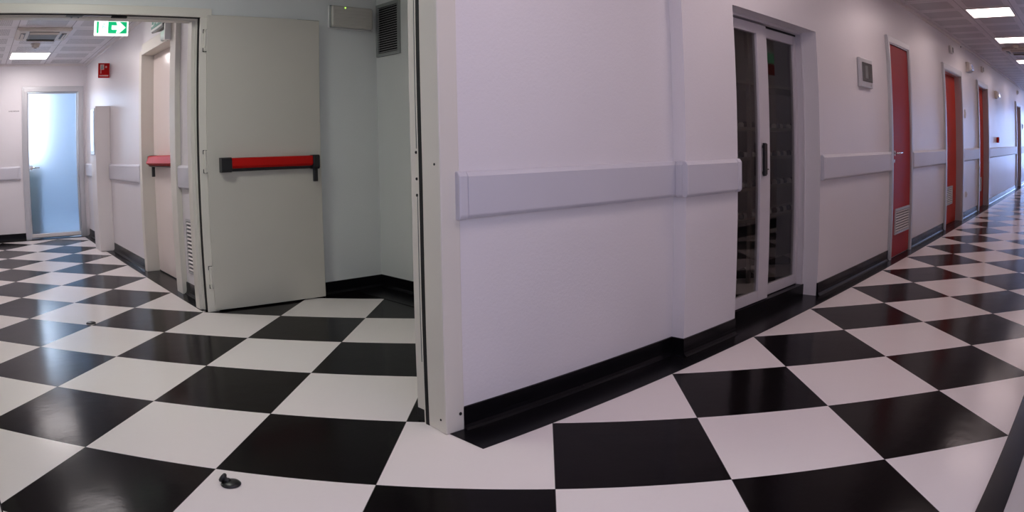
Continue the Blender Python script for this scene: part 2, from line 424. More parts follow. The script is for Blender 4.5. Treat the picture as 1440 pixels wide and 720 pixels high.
# casing (front), then stepped inner lips, both jambs and head
def uframe(mb, xa, xb, w_, y0, y1, ztop, hw):
    mb.box(xb - w_, xb, y0, y1, 0, ztop - hw); mb.box(xa, xa + w_, y0, y1, 0, ztop - hw); mb.box(xa, xb, y0, y1, ztop - hw, ztop)
uframe(f, -2.18, -.305, .088, 2.94, 2.958, 2.137, .065)
uframe(f, -2.18, -.305, .025, 2.958, 2.982, 2.137, .025)
uframe(f, -2.103, -.370, .024, 3.037, 3.16, 2.090, .018)
uframe(f, -2.09, -.388, .031, 3.06, 3.155, 2.085, .022)
f.build('door_frame', 'beige', d1, bevel=.004)
g = MB(); uframe(g, -2.15, -.335, .047, 2.9585, 3.0365, 2.11, .032); g.build('gasket', 'gasket', d1)
lb = MB().box(-1.38, -1.26, 3.0, 3.034, 2.062, 2.072); lb.cyl((-1.34, 3.0, 2.060), (-1.34, 3.02, 2.060), .007).cyl((-1.29, 3.0, 2.060), (-1.29, 3.02, 2.060), .007)
lb.build('head_catch', 'grey_metal', d1, bevel=.002)
MB().box(-1.25, -1.05, 3.0, 3.02, 2.067, 2.073).build('selector_arm', 'alu', d1)
MB().box(-1.045, -.93, 3.0, 3.03, 2.062, 2.072).build('arm_slot', 'gasket', d1)

def hinge(parent, z, x=-.345, y=2.94):
    h = MB().box(x - .022, x + .012, y - .012, y + .004, z - .075, z + .075).cyl((x - .014, y - .016, z - .05), (x - .014, y - .016, z + .05), .009)
    h.cyl((x - .014, y - .016, z - .078), (x - .014, y - .016, z - .054), .008).cyl((x - .014, y - .016, z + .054), (x - .014, y - .016, z + .078), .008)
    MB().box(x - .026, x + .002, y - .004, y + .002, z - .08, z - .052).box(x - .026, x + .002, y - .004, y + .002, z + .052, z + .08).build('hinge_recess', 'gasket', parent)
    return h.build('hinge', 'beige', parent, bevel=.002)
def leaf_at(parent, name, x0, x1, y0, y1, mat, z1=2.088):
    l = MB().box(x0, x1, y0, y1, .008, z1)
    return l.build(name, mat, parent, bevel=.003)
# leaf: front face at y=2.905, hinge side at x=-.34 ; drawn slightly ajar
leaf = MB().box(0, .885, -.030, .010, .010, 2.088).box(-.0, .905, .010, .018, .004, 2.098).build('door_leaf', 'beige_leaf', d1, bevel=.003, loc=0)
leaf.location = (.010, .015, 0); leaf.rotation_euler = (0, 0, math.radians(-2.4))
def child(mb, name, mat, par, bevel=0):
    o = mb.build(name, mat, None, bevel=bevel); o.parent = par; return o
child(MB().box(.886, .894, .004, .022, .004, 2.092).box(.72, .894, .004, .022, 2.089, 2.096), 'edge_seal', 'gasket', leaf)
# panic bar: red trapezoid push bar between two black end blocks
def panic_bar(par, x0, x1, z, y, handle_at_far=True):
    blk = [(y, z - .052), (y - .055, z - .052), (y - .068, z - .040), (y - .068, z + .044), (y - .055, z + .052), (y, z + .052)]
    child(MB().prism(blk, 'x', x0, x0 + .078), 'bar_end', 'black', par, .003)
    child(MB().prism(blk, 'x', x1 - .052, x1), 'bar_end', 'black', par, .003)
    bar = [(y - .006, z - .028), (y - .046, z - .026), (y - .060, z - .010), (y - .056, z + .045), (y - .012, z + .048)]
    child(MB().prism(bar, 'x', x0 + .078, x1 - .052), 'push_bar', 'red', par, .003)
    rail_ = [(y, z - .048), (y - .034, z - .048), (y - .036, z - .026), (y, z - .026)]
    child(MB().prism(rail_, 'x', x0 + .078, x1 - .052), 'bar_rail', 'black', par, .002)
    child(MB().box(x1 - .040, x1 - .008, y - .045, y - .020, z - .145, z - .045), 'bar_lever', 'black', par, .004)
panic_bar(leaf, .085, .845, 1.032, -.030)
child(MB().box(.800, .838, -.034, -.029, .985, 1.0), 'keyhole_plate', 'black', leaf)
for z in (1.905, 1.06, .25): hinge(d1, z)

# ================================================================= FIRE DOOR 2 (near side of lobby)
d2 = empty('door_2', (-.345, .33, 0), 'nearest beige fire door post with a black seal line, at the end of the corridor wall', 'door', None, 'structure')
f = MB()
for xa, xb in ((-.39, -.296), (-2.184, -2.09)):
    k_ = .011 if xa > -1 else 0; q_ = 0 if xa > -1 else .011
    f.prism([(xa, .198), (xb, .198), (xb - q_, .328), (xa + k_, .328)], 'z', 0, 2.15)
f.box(-2.184, -.296, .198, .328, 2.07, 2.16)
f.build('door_frame', 'beige', d2, bevel=.006)
f = MB()
f.box(-.3765, -.30, .350, .361, 0, 2.09).box(-2.18, -2.093, .350, .361, 0, 2.09).box(-2.093, -.387, .350, .361, 2.05, 2.09)
f.build('rebate_lip', 'beige', d2, bevel=.002)
g = MB().box(-.3775, -.30, .328, .350, 0, 2.085).box(-2.18, -2.0915, .328, .350, 0, 2.085).box(-2.0915, -.3885, .328, .350, 2.06, 2.085)
g.build('gasket', 'gasket', d2)
sc_ = MB()
for z in (.055, 1.06): sc_.cyl((-.382, .235, z), (-.3885, .235, z), .005, n=12)
sc_.cyl((-.318, .199, .075), (-.318, .1955, .075), .007, n=12)
sc_.build('screw', 'gasket', d2)
# its leaf, folded back out of sight behind the wall; only its hinge edge shows
lf = MB().box(-.366, .52, .364, .372, .012, 2.085).box(-.362, .52, .372, .425, .05, 2.085).box(-.357, .51, .425, .431, .02, 2.085)
lf.build('door_leaf', 'beige', d2, bevel=.002)
MB().box(-.3655, -.360, .3795, .3815, 1.12, 1.75).build('edge_groove', 'grey_metal', d2)
MB().box(-.3655, -.360, .3795, .3815, .26, .93).build('edge_groove', 'grey_metal', d2)
sl = MB()
for z in (1.105, 1.0, .935): sl.cyl((-.360, .384, z), (-.3655, .384, z), .006, n=12)
sl.build('lock_edge', 'gasket', d2)
MB().box(-.3645, -.355, .368, .428, .012, .05).build('bottom_seal', 'gasket', d2, bevel=.003)

# ================================================================= SIDE CORRIDOR: cream fire door (door_3)
d3 = empty('door_3', (-.31, 4.45, 0), 'closed cream fire door with red push bar, set in the side corridor wall', 'door', None, 'structure')
f = MB()
f.box(-.335, -.14, 4.985, 5.075, 0, 2.12)             # far jamb
f.box(-.355, -.14, 3.70, 3.860, 0, 2.19)               # near jamb
f.box(-.333, -.14, 3.860, 4.985, 2.075, 2.18)          # head
f.build('door_frame', 'beige', d3, bevel=.004)
MB().box(-.205, -.15, 3.862, 4.983, .012, 2.073).build('door_leaf', 'far_leaf', d3, bevel=.003)
gp = MB().box(-.204, -.16, 4.975, 4.985, .0, 2.07).box(-.204, -.16, 3.862, 4.983, .001, .012); gp.build('gasket', 'gasket', d3)
def panic_bar_y(par, y0, y1, z, x):
    P = lambda l: [(x - a, b) for a, b in l]
    blk = P([(0, z - .052), (.05, z - .052), (.085, z - .03), (.085, z + .044), (.06, z + .052), (0, z + .052)])
    MB().prism(blk, 'y', y1 - .05, y1).build('bar_end', 'black', par, bevel=.003)
    MB().prism(blk, 'y', y0, y0 + .05).build('bar_end', 'black', par, bevel=.003)
    MB().prism(P([(.0, z - .03), (.075, z - .045), (.115, z - .02), (.088, z + .046), (.0, z + .05)]), 'y', y0 + .05, y1 - .05).build('push_bar', 'red', par, bevel=.004)
    MB().prism(P([(0, z - .055), (.07, z - .055), (.09, z - .045), (.05, z - .032), (0, z - .032)]), 'y', y0 + .05, y1 - .05).build('bar_rail', 'black', par)
    MB().box(x - .05, x - .02, y1 - .05, y1 - .02, z - .15, z - .05).build('bar_lever', 'black', par, bevel=.003)
panic_bar_y(d3, 3.95, 4.92, 1.06, -.205)

# frosted glass door (door_4)
d4 = empty('door_4', (-.84, 8.66, 0), 'frosted glass door glowing with bluish daylight in a grey metal frame', 'door', None, 'structure')
f = MB()
def arch(mb, x0, x1, w_, y0, y1, zt):
    mb.box(x0, x0 + w_, y0, y1, 0, zt - w_).box(x1 - w_, x1, y0, y1, 0, zt - w_).box(x0, x1, y0, y1, zt - w_, zt)
arch(f, -1.315, -.362, .065, 8.632, 8.662, 2.13)
arch(f, -1.29, -.385, .052, 8.622, 8.634, 2.105)
arch(f, -1.262, -.415, .030, 8.638, 8.79, 2.078)
f.build('door_frame', 'alu', d4, bevel=.003)
f = MB().box(-1.232, -1.212, 8.655, 8.695, .012, 2.044).box(-.472, -.450, 8.655, 8.695, .012, 2.044).box(-1.212, -.472, 8.655, 8.695, 2.026, 2.044)
f.build('leaf_frame', 'alu', d4)
MB().box(-1.212, -.472, 8.668, 8.680, .075, 2.026).build('glass_pane', 'frost', d4)
MB().box(-1.225, -.455, 8.645, 8.70, .02, .075).build('bottom_rail', 'white', d4, bevel=.006)
h = MB().cyl((-1.185, 8.655, 1.0), (-1.185, 8.645, 1.0), .034).tube([(-1.185, 8.65, 1.0), (-1.185, 8.60, 1.0), (-1.16, 8.592, 1.0), (-1.06, 8.595, 1.0)], .010)
h.build('door_handle', 'chrome', d4)

# tall white cabinet against the side corridor wall
cb = empty('cabinet', (-.40, 6.93, 0), 'tall narrow white cabinet with a glazed slot, standing between side wall rails', 'cabinet')
MB().prism([(-.498, 6.76), (-.31, 6.75), (-.31, 7.12), (-.498, 7.12)], 'z', .002, 1.712).build('cabinet_body', 'white', cb, bevel=.006)
MB().box(-.508, -.497, 6.80, 7.08, 1.145, 1.690).build('front_trim', 'alu', cb, bevel=.003)
MB().box(-.512, -.505, 6.835, 7.045, 1.18, 1.66).build('glass_panel', 'blue_glass', cb)
MB().cyl((-.312, 6.74, .862), (-.325, 6.73, .862), .011).build('cable_outlet', 'black', cb)

# red flag sign
fs = empty('fire_sign', (-.385, 6.8, 2.13), 'small red square fire alarm sign projecting above the tall white cabinet', 'sign')
MB().box(-.46, -.312, 6.795, 6.803, 2.048, 2.225).build('sign_panel', 'red', fs, bevel=.002)
p = MB().box(-.435, -.385, 6.7925, 6.7955, 2.145, 2.208).box(-.430, -.420, 6.7925, 6.7955, 2.10, 2.147).box(-.444, -.328, 6.7925, 6.7955, 2.066, 2.082)
p.cyl((-.358, 6.7955, 2.178), (-.358, 6.792, 2.178), .012)
p.build('pictogram', paint('pink_print', (.72, .42, .38), .5, .02, 0), fs)
q = MB().prism([(-.428, 2.152), (-.40, 2.150), (-.392, 2.165), (-.405, 2.20), (-.42, 2.198)], 'y', 6.790, 6.793)
q.build('pictogram_flame', 'grey_metal', fs)

# hanging exit sign
ex = empty('exit_sign', (-.655, 5.0, 2.45), 'lit green and white running man exit sign with arrow, hung from the ceiling', 'sign')
MB().box(-.83, -.48, 4.985, 5.025, 2.262, 2.415).build('sign_box', 'sign_white', ex, bevel=.004)
MB().box(-.815, -.495, 4.97, 5.04, 2.415, 2.45).build('ceiling_mount', 'white_plastic', ex, bevel=.004)
MB().box(-.812, -.790, 4.980, 4.986, 2.282, 2.395).build('green_field', 'green', ex)
MB().box(-.692, -.498, 4.980, 4.986, 2.282, 2.395).build('green_field', 'green', ex)
ar = MB().prism([(-.655, 2.318), (-.655, 2.358), (-.595, 2.358), (-.610, 2.392), (-.575, 2.392), (-.512, 2.339), (-.575, 2.286), (-.610, 2.286), (-.595, 2.318)], 'y', 4.975, 4.981)
ar.build('arrow', 'sign_white', ex)
rm = MB()
Y0, Y1 = 4.978, 4.986
rm.cyl((-.737, Y1, 2.372), (-.737, Y0, 2.372), .009, n=14)
rm.prism([(-.752, 2.360), (-.738, 2.360), (-.742, 2.330), (-.756, 2.328)], 'y', Y0, Y1)
rm.prism([(-.748, 2.358), (-.720, 2.340), (-.708, 2.344), (-.707, 2.339), (-.722, 2.334), (-.748, 2.348)], 'y', Y0, Y1)
rm.prism([(-.752, 2.358), (-.772, 2.350), (-.776, 2.334), (-.771, 2.334), (-.767, 2.346), (-.752, 2.350)], 'y', Y0, Y1)
rm.prism([(-.756, 2.330), (-.745, 2.330), (-.728, 2.312), (-.738, 2.288), (-.745, 2.290), (-.737, 2.311)], 'y', Y0, Y1)
rm.prism([(-.756, 2.332), (-.748, 2.328), (-.765, 2.308), (-.786, 2.310), (-.787, 2.304), (-.763, 2.300)], 'y', Y0, Y1)
rm.build('running_man', emis('pale_green_backlit', (.45, .95, .65), 1.1), ex)

# EXIT lamp above the cream fire door
el = empty('exit_lamp', (-.36, 4.09, 2.3), 'boxy emergency lamp lettered EXIT in white on dark green above cream door', 'sign')
MB().prism([(-.31, 2.20), (-.40, 2.175), (-.405, 2.19), (-.405, 2.37), (-.31, 2.385)], 'y', 3.93, 4.33).build('lamp_housing', 'grey_metal', el, bevel=.004)
MB().box(-.412, -.404, 3.935, 4.325, 2.185, 2.365).build('front_frame', 'white_plastic', el, bevel=.003)
MB().box(-.415, -.411, 3.955, 4.305, 2.205, 2.35).build('green_panel', 'green_dark', el)
Mx = Matrix.Translation((-.4155, 4.13, 2.278)) @ Matrix(((0, 0, -1, 0), (-1, 0, 0, 0), (0, 1, 0, 0), (0, 0, 0, 1)))
text_mesh('lettering', 'EXIT', .175, M['print_white'], el, Mx, .001)
# pale green glass lamp by the near jamb
gl = empty('bulkhead_lamp', (-.36, 3.9, 2.11), 'small pale glassy lamp clipped to the top of the cream door post', 'lamp')
MB().box(-.40, -.337, 3.867, 4.03, 2.06, 2.150).build('lamp_glass', 'lamp_glass', gl, bevel=.015, seg=3)
MB().box(-.412, -.356, 3.835, 3.865, 2.05, 2.19).build('lamp_bracket', 'white_plastic', gl, bevel=.004)
MB().cyl((-.41, 3.85, 2.195), (-.37, 3.85, 2.195), .007).build('clip', 'grey_metal', gl)

# louvred grilles
def grille(loc, label, plane, a0, a1, z0, z1, face, sgn, n, fm, sm, bm_, border=.02, depth=.012, parent=None, gap=.45):
    """plane 'x': grille lies in a plane of constant x (a = y); plane 'y': constant y (a = x)"""
    g = parent if parent is not None and label is None else empty('wall_vent', loc, label, 'vent')
    def B(mb, p0, p1, a_, b__, c_, d_):
        lo, hi = sorted((face + sgn * p0, face + sgn * p1))
        return mb.box(lo, hi, a_, b__, c_, d_) if plane == 'x' else mb.box(a_, b__, lo, hi, c_, d_)
    f_ = MB(); B(f_, 0, depth, a0, a0 + border, z0, z1); B(f_, 0, depth, a1 - border, a1, z0, z1); B(f_, 0, depth, a0 + border, a1 - border, z0, z0 + border); B(f_, 0, depth, a0 + border, a1 - border, z1 - border, z1)
    k_ = MB(); B(k_, -.0, .002, a0 + border, a1 - border, z0 + border, z1 - border)
    zs = (z1 - z0 - 2 * border) / n
    l_ = MB()
    for i in range(n):
        zb = z0 + border + zs * (i + .5); th = zs * gap
        P0, P1 = face + sgn * .003, face + sgn * (depth - .001)
        if plane == 'x': l_.prism([(P0, zb + th / 2), (P0, zb + th * .1), (P1, zb - th / 2), (P1, zb - th * .1)], 'y', a0 + border, a1 - border)
        else: l_.prism([(P0, zb + th / 2), (P0, zb + th * .1), (P1, zb - th / 2), (P1, zb - th * .1)], 'x', a0 + border, a1 - border)
    return g, f_, k_, l_
def put_grille(*a, **k):
    nm = 'vent_' if k.get('parent') is not None else ''
    g, f_, k_, l_ = grille(*a, **k)
    fm, sm, bm_ = a[10], a[11], a[12]
    f_.build(nm + 'frame', fm, g, bevel=.001); k_.build(nm + 'backing', bm_, g); l_.build(nm + 'louvres', sm, g)
put_grille((1.11, 2.79, 1.845), 'grey louvred vent high on the lobby niche wall', 'x', 2.628, 2.957, 1.845, 2.266, 1.11, -1, 20, 'grey_metal', 'alu', 'gasket', border=.026, depth=.018, gap=.42)
put_grille((-.31, 3.49, .19), 'narrow white slatted vent low in the side corridor, beside the cream door', 'x', 3.385, 3.60, .185, .612, -.31, -1, 13, 'alu', 'white', 'item_dark', border=.016, depth=.012, gap=.42)

# emergency lamp in lobby (unlit) with its green pilot light
em = empty('emergency_lamp', (.85, 2.98, 2.14), 'unlit grey ribbed emergency lamp with tiny green pilot light, beside lobby vent', 'lamp')
MB().box(.66, 1.065, 2.952, 2.98, 2.052, 2.236).build('lamp_base', 'white_plastic', em, bevel=.012, seg=3)
MB().box(.662, 1.042, 2.938, 2.952, 2.055, 2.233).build('outline_shade', 'grey_metal', em, bevel=.010)  # grey rim stands in for the shading around the lamp's outline
b2 = MB().box(.667, 1.038, 2.908, 2.947, 2.060, 2.228).build('lamp_diffuser', 'ribbed', em, bevel=.014, seg=3)
rb = MB()
for i in range(5): rb.box(.69, 1.01, 2.905, 2.909, 2.08 + i * .027, 2.086 + i * .027)
rb.build('diffuser_ribs', 'ribbed', em, bevel=.001)
MB().cyl((.782, 2.907, 2.212), (.782, 2.903, 2.212), .005, n=12).build('pilot_light', 'led', em)

# tiny lettering on the end wall, too small to read
lt = MB()
for i, w_ in enumerate((.014, .018, .012, .02, .012, .016, .018)):
    x0 = -1.518 + i * .0235
    lt.box(x0, x0 + w_, 8.6565, 8.6605, 1.792 + .003 * math.sin(i * 2.1), 1.797 + .003 * math.sin(i * 2.1)).box(x0 + w_ * .3, x0 + w_ * .3 + .005, 8.6565, 8.6605, 1.786, 1.805)
tag(lt.build('wall_lettering', 'ink'), 'tiny dark illegible lettering on the end wall beside the frosted door', 'lettering')

# ================================================================= GLASS DOORS (door_5)
d5 = empty('door_5', (2.31, .29, 0), 'pair of dark sliding glass doors in pale frames, recessed in the long wall', 'door', None, 'structure')
def slider(x0, x1, yc, nm, s0, s1):
    l = MB(); z0, z1 = .085, 1.892; r0, r1 = .075, .075
    l.box(x0, x0 + s0, yc - .018, yc + .018, z0, z1).box(x1 - s1, x1, yc - .018, yc + .018, z0, z1)
    l.box(x0 + s0, x1 - s1, yc - .018, yc + .018, z0, z0 + .07).box(x0 + s0, x1 - s1, yc - .018, yc + .018, z1 - .065, z1)
    o = l.build('door_leaf', 'alu_white', d5, bevel=.002)
    p_ = MB().box(x0 + s0 - .005, x1 - s1 + .005, yc - .003, yc + .003, z0 + .06, z1 - .055).build('glass_pane', 'glass', None)
    for v in p_.data.vertices: v.co -= Vector((2.31, .29, 0))
    p_.parent = o
    return o
slider(1.70, 2.36, .272, 'a', .06, .145)
slider(2.30, 2.93, .312, 'b', .13, .045)
f = MB().box(1.68, 2.95, .245, .335, 1.905, 1.925).box(1.68, 1.70, .25, .335, .08, 1.905).box(2.93, 2.95, .25, .335, .08, 1.905)
f.build('door_frame', 'alu_white', d5)
MB().box(1.68, 2.95, .29, .30, 1.892, 1.905).build('track_gap', 'gasket', d5)
MB().box(1.68, 2.95, .24, .335, 0, .08).build('plinth', 'black_skirt', d5)
hd = MB().box(2.232, 2.264, .228, .246, .905, 1.118).box(2.242, 2.256, .244, .256, .915, .935).box(2.242, 2.256, .244, .256, 1.085, 1.105)
hd.build('door_handle', 'black', d5, bevel=.004)
MB().box(2.292, 2.299, .242, .256, .912, 1.112).box(2.264, 2.312, .238, .250, .942, .950).build('lock_bar', 'black', d5)

# dim closet behind them with its shelves
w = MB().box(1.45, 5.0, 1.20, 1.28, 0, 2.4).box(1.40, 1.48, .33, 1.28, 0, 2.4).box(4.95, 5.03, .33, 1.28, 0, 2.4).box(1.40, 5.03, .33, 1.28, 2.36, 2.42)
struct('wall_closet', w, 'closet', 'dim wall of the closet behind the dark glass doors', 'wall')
sh = empty('shelf_unit', (2.6, 1.0, 0), 'dim shelf rack seen through the dark glass doors', 'shelf')
for x in (1.75, 3.10, 4.75):
    for y in (.80, 1.15): MB().box(x, x + .03, y, y + .03, 0, 2.0).build('upright', 'shelf', sh)
SZ = (.52, .765, 1.005, 1.24, 1.60)
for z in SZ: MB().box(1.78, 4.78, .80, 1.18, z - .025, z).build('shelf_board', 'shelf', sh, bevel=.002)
jar0 = None
for zi, z in enumerate(SZ[:4]):
    x = 2.45; i = 0
    while x < 4.5:
        dark = (i + zi) % 2 == 0
        h_ = .045 if dark else .038
        mb = MB().lathe((0, 0, 0), [(.020, 0), (.024, .003), (.024, h_ * .72), (.014, h_ * .86), (.014, h_)], n=14)
        j = mb.build('jar', 'item_dark' if dark else 'item_light', None)
        j.location = (x, .860, z + .0006)
        shelfname = ('lowest', 'second lowest', 'second highest', 'highest')[zi]
        tag(j, ('small dark jar' if dark else 'small pale jar') + ' in the %s row behind the dark glass doors' % shelfname, 'jar', ('dark' if dark else 'pale') + ' jars on the %s closet shelf' % shelfname)
        x += .066 if i % 4 != 3 else .105; i += 1

# ================================================================= FRAMED NOTICE ON WALL
tf = empty('wall_display', (4.04, YR, 1.7), 'small silver framed dark display on the wall before the first red door', 'display')
MB().box(3.868, 4.215, YR - .030, YR, 1.582, 1.832).build('display_frame', 'alu', tf, bevel=.008, seg=3)
MB().box(3.925, 4.20, YR - .034, YR - .028, 1.632, 1.795).build('display_screen', paint('dark_screen', (.06, .065, .06), .12, .1, 0), tf, bevel=.002)
MB().box(3.99, 4.075, YR - .0352, YR - .0335, 1.66, 1.77).build('display_image', paint('dull_print', (.12, .125, .115), .3, .4, 0), tf)
MB().cyl((4.16, YR - .03, 1.606), (4.16, YR - .036, 1.606), .010, n=14).build('display_button', 'chrome', tf)

# ================================================================= RED DOORS
def lever(par, x, y, z, sgn=1):
    h = MB().cyl((x, y, z), (x, y - .010, z), .026).tube([(x, y - .008, z), (x, y - .045, z), (x + sgn * .02, y - .055, z), (x + sgn * .13, y - .055, z + .004)], .010)
    h.cyl((x, y, z - .075), (x, y - .006, z - .075), .018)
    h.build('door_handle', 'chrome', par)
def red_door(n, x0, x1, zt, cw, depth, mat, label, vent=None, handle='l'):
    d = empty('door_%d' % n, ((x0 + x1) / 2, YR, 0), label, 'door', None, 'structure')
    f = MB()
    arch(f, x0, x1, cw, YR - .022, YR + (.004 if depth == 0 else .10), zt)
    arch(f, x0 + .012, x1 - .012, cw - .024, YR - .030, YR - .020, zt - .012)
    f.build('door_frame', 'alu', d, bevel=.002)
    yl = YR - .008 if depth == 0 else YR + depth
    lx0, lx1, lz = x0 + cw, x1 - cw, zt - cw
    MB().box(lx0 + .003, lx1 - .003, yl, yl + .04 if depth else YR + .004, .008, lz - .003).build('door_leaf', mat, d, bevel=.002)
    g = MB().box(lx0 - .006, lx0 + .004, yl - .001, yl + .01, 0, lz)
    g.box(lx0, lx1, yl - .001, yl + .01, lz - .006, lz)
    g.build('gasket', 'gasket', d)
    if depth:
        MB().box(lx0, lx1, YR + .01, YR + depth, 0, .004).build('threshold', 'black_skirt', d)
        w_ = MB().box(lx0, lx0 + .01, YR + .0, yl + .03, 0, lz).box(lx1 - .01, lx1, YR + .0, yl + .03, 0, lz).box(lx0, lx1, YR, yl + .03, lz - .01, lz)
        w_.build('jamb_lining', 'alu', d)
    if handle: lever(d, lx0 + .07 if handle == 'l' else lx1 - .09, yl, 1.015, 1 if handle == 'l' else -1)
    if vent: put_grille(None, None, 'y', vent[0], vent[1], vent[2], vent[3], yl, -1, vent[4], 'alu', 'white', 'item_dark', border=.022, depth=.016, parent=d, gap=.42)
    return d
red_door(6, 4.785, 5.650, 2.14, .075, 0, 'red_leaf', 'first crimson red door with slatted vent, nearest to the glass doors', (4.965, 5.535, .225, .475, 8))
red_door(7, 7.445, 8.835, 2.142, .085, .085, 'orange_leaf', 'second red door, recessed deep in its grey frame, with vent', (7.85, 8.42, .27, .52, 8))
red_door(8, 10.36, 11.64, 2.145, .085, .085, 'orange_leaf', 'third red door, narrow looking, with chrome lever handle', (10.75, 11.25, .28, .52, 8))
red_door(9, 16.76, 18.02, 2.13, .10, .16, 'red_leaf', 'fourth door, dark red, far down the corridor')
red_door(10, 20.22, 21.48, 2.13, .09, .10, 'red_leaf', 'fifth door, tiny and far down the corridor')
red_door(11, 23.52, 24.78, 2.13, .09, .10, 'red_leaf', 'sixth door, last before the corridor window')

# small wall fittings of the long corridor
def fitting(name, x, z, w_, h_, d_, label, cat, mat='white_plastic', extra=None, group=None):
    e_ = empty(name, (x, YR, z), label, cat, group)
    MB().box(x - w_ / 2, x + w_ / 2, YR - d_, YR, z - h_ / 2, z + h_ / 2).build('housing', mat, e_, bevel=min(.006, d_ * .3))
    if extra: extra(e_)
    return e_
def lens(x, z, w_, h_, d_, mat):
    return lambda e_: MB().box(x - w_ / 2, x + w_ / 2, YR - d_ - .006, YR - d_ + .001, z - h_ / 2, z + h_ / 2).build('lens', mat, e_, bevel=.002)
for x, lab in ((8.13, 'second red door'), (11.05, 'third red door'), (17.4, 'fourth door')):
    fitting('indicator_lamp', x, 2.375, .16, .10, .035, 'small indicator lamp on the wall above the %s' % lab, 'lamp', 'white_plastic', lens(x + .03, 2.375, .07, .07, .035, 'ac_dark'))
def beacon(x, z, lab):
    e_ = empty('emergency_light', (x, YR, z), lab, 'lamp')
    MB().box(x - .13, x + .13, YR - .05, YR, z - .08, z + .07).build('housing', 'ac', e_, bevel=.006)
    MB().prism([(YR - .05, z - .07), (YR - .10, z - .05), (YR - .085, z + .03), (YR - .05, z + .055)], 'x', x - .115, x + .115).build('reflector', 'chrome', e_, bevel=.004)
beacon(9.52, 2.27, 'box shaped emergency light on the wall between second and third red doors')
beacon(12.85, 2.05, 'box shaped emergency light on the wall beyond the third red door')
fitting('wall_switch', 9.12, 1.54, .08, .13, .012, 'white switch plate beside the second red door, at head height', 'switch', 'white_plastic', lens(9.12, 1.54, .035, .06, .012, 'white'))
fitting('wall_socket', 9.25, .35, .11, .08, .010, 'white socket plate low on the wall beyond the second red door', 'socket', 'white_plastic', lens(9.25, .35, .05, .04, .010, 'white'))
fitting('call_point', 12.93, 1.17, .12, .11, .05, 'small red fire alarm call point above the long rail', 'alarm', 'red', lens(12.93, 1.17, .05, .05, .05, 'item_dark'))
fitting('wall_sign', 18.6, 1.55, .10, .14, .02, 'small sign plate beyond the fourth door', 'sign', 'alu', lens(18.6, 1.55, .06, .08, .02, 'item_dark'))
for x, z in ((4.28, 2.42), (9.0, 2.52)):
    e_ = empty('cable_eye', (x, YR, z), 'tiny dark cable eye on the wall ' + ('above the framed display' if x < 5 else 'under the ceiling above the second red door'), 'fitting')
    MB().cyl((x, YR, z), (x, YR - .012, z), .012).build('eye_disc', 'ac_dark', e_)

# red and green signs on the facing wall, mirrored in the glass doors
oc = empty('fire_sign', (6.84, -1.82, 2.08), 'red sign on the facing wall, mirrored in the dark glass doors', 'sign')
MB().box(6.73, 6.95, -1.825, -1.805, 2.01, 2.15).build('sign_panel', 'red', oc, bevel=.003)
oc = empty('exit_sign', (6.8, -1.82, 2.23), 'green sign on the facing wall, mirrored in the dark glass doors', 'sign')
MB().box(6.64, 6.96, -1.825, -1.79, 2.17, 2.30).build('sign_box', emis('dim_green_sign', (.12, .42, .22), .5), oc, bevel=.004)

# ================================================================= FLOOR STOPS
def stop(loc, rz, lab, low=False):
    e_ = empty('floor_bolt', loc, lab, 'door stop'); e_.rotation_euler = (0, 0, rz); e_.scale = (.90,) * 3
    def ch(mb, nm, mt):
        o = mb.build(nm, mt, None); o.parent = e_; return o
    ch(MB().lathe((0, 0, 0), [(.040, 0), (.041, .003), (.036, .009), (.024, .013), (.010, .015)], n=28), 'base_plate', 'black')
    if not low:
        o = ch(MB().lathe((0, 0, 0), [(.016, 0), (.017, .012), (.013, .020), (.014, .026), (.022, .032), (.024, .042), (.019, .050), (.006, .053)], n=22), 'stop_head', 'black')
        o.location = (-.010, .004, .006); o.rotation_euler = (0, math.radians(-52), 0); o.scale = (.9, .9, .74)
    else:
        ch(MB().lathe((0, 0, 0), [(.014, .008), (.015, .013), (.010, .016), (.004, .017)], n=20), 'stop_head', 'black')
stop((-1.272, .274, .001), math.radians(-42), 'black rubber topped floor stop on the white tile nearest the viewer')
stop((-1.268, 3.03, .001), 0, 'flat black floor bolt in the line of the farther fire door', True)

# ================================================================= CEILING FITTINGS
def ceiling_light(x0, x1, y0, y1, z, mat, lab, group=None):
    e_ = empty('ceiling_light', ((x0 + x1) / 2, (y0 + y1) / 2, z), lab, 'lamp', group)
    f = MB().box(x0, x0 + .016, y0, y1, z - .008, z).box(x1 - .016, x1, y0, y1, z - .008, z).box(x0 + .016, x1 - .016, y0, y0 + .016, z - .008, z).box(x0 + .016, x1 - .016, y1 - .016, y1, z - .008, z)
    f.build('light_frame', 'white_plastic', e_, bevel=.001)
    MB().box(x0 + .016, x1 - .016, y0 + .016, y1 - .016, z - .005, z - .001).build('diffuser', mat, e_)
    return e_
ceiling_light(-1.6, -1.0, 1.3, 1.9, ZR, 'lobby_fill', 'added unseen ceiling light brightening the lobby between the two fire doors')  # added fill light above the frame to brighten the lobby
w = MB().box(-3.0, -.6, -2.6, -2.59, .8, 2.2)
struct('added_light_pane', w, 'back_fill_pane', 'added unseen light pane behind the viewer, lighting the nearest wall', 'window')  # added glowing pane, never in view; fills the near wall with bluish light
names = {6.12: 'nearest lit square ceiling light of the long corridor, before the air unit', 8.52: 'second lit ceiling light of the long corridor, just before the air unit', 11.52: 'third lit ceiling light of the long corridor, just beyond the air unit'}
for x in (-3.48, -.48, 1.32, 3.72, 6.12, 8.52, 11.52, 14.52, 17.52, 20.52, 23.52):
    ceiling_light(x, x + .6, -1.055, -.497, ZR, 'lamp_warm', names.get(x, 'lit ceiling light of the long corridor at %.0f metres from the glass doors' % (x - 2.3) if x > 12 else 'lit ceiling light above the viewer end of the corridor'), None if x in names else ('far corridor ceiling lights' if x > 12 else 'near corridor ceiling lights'))
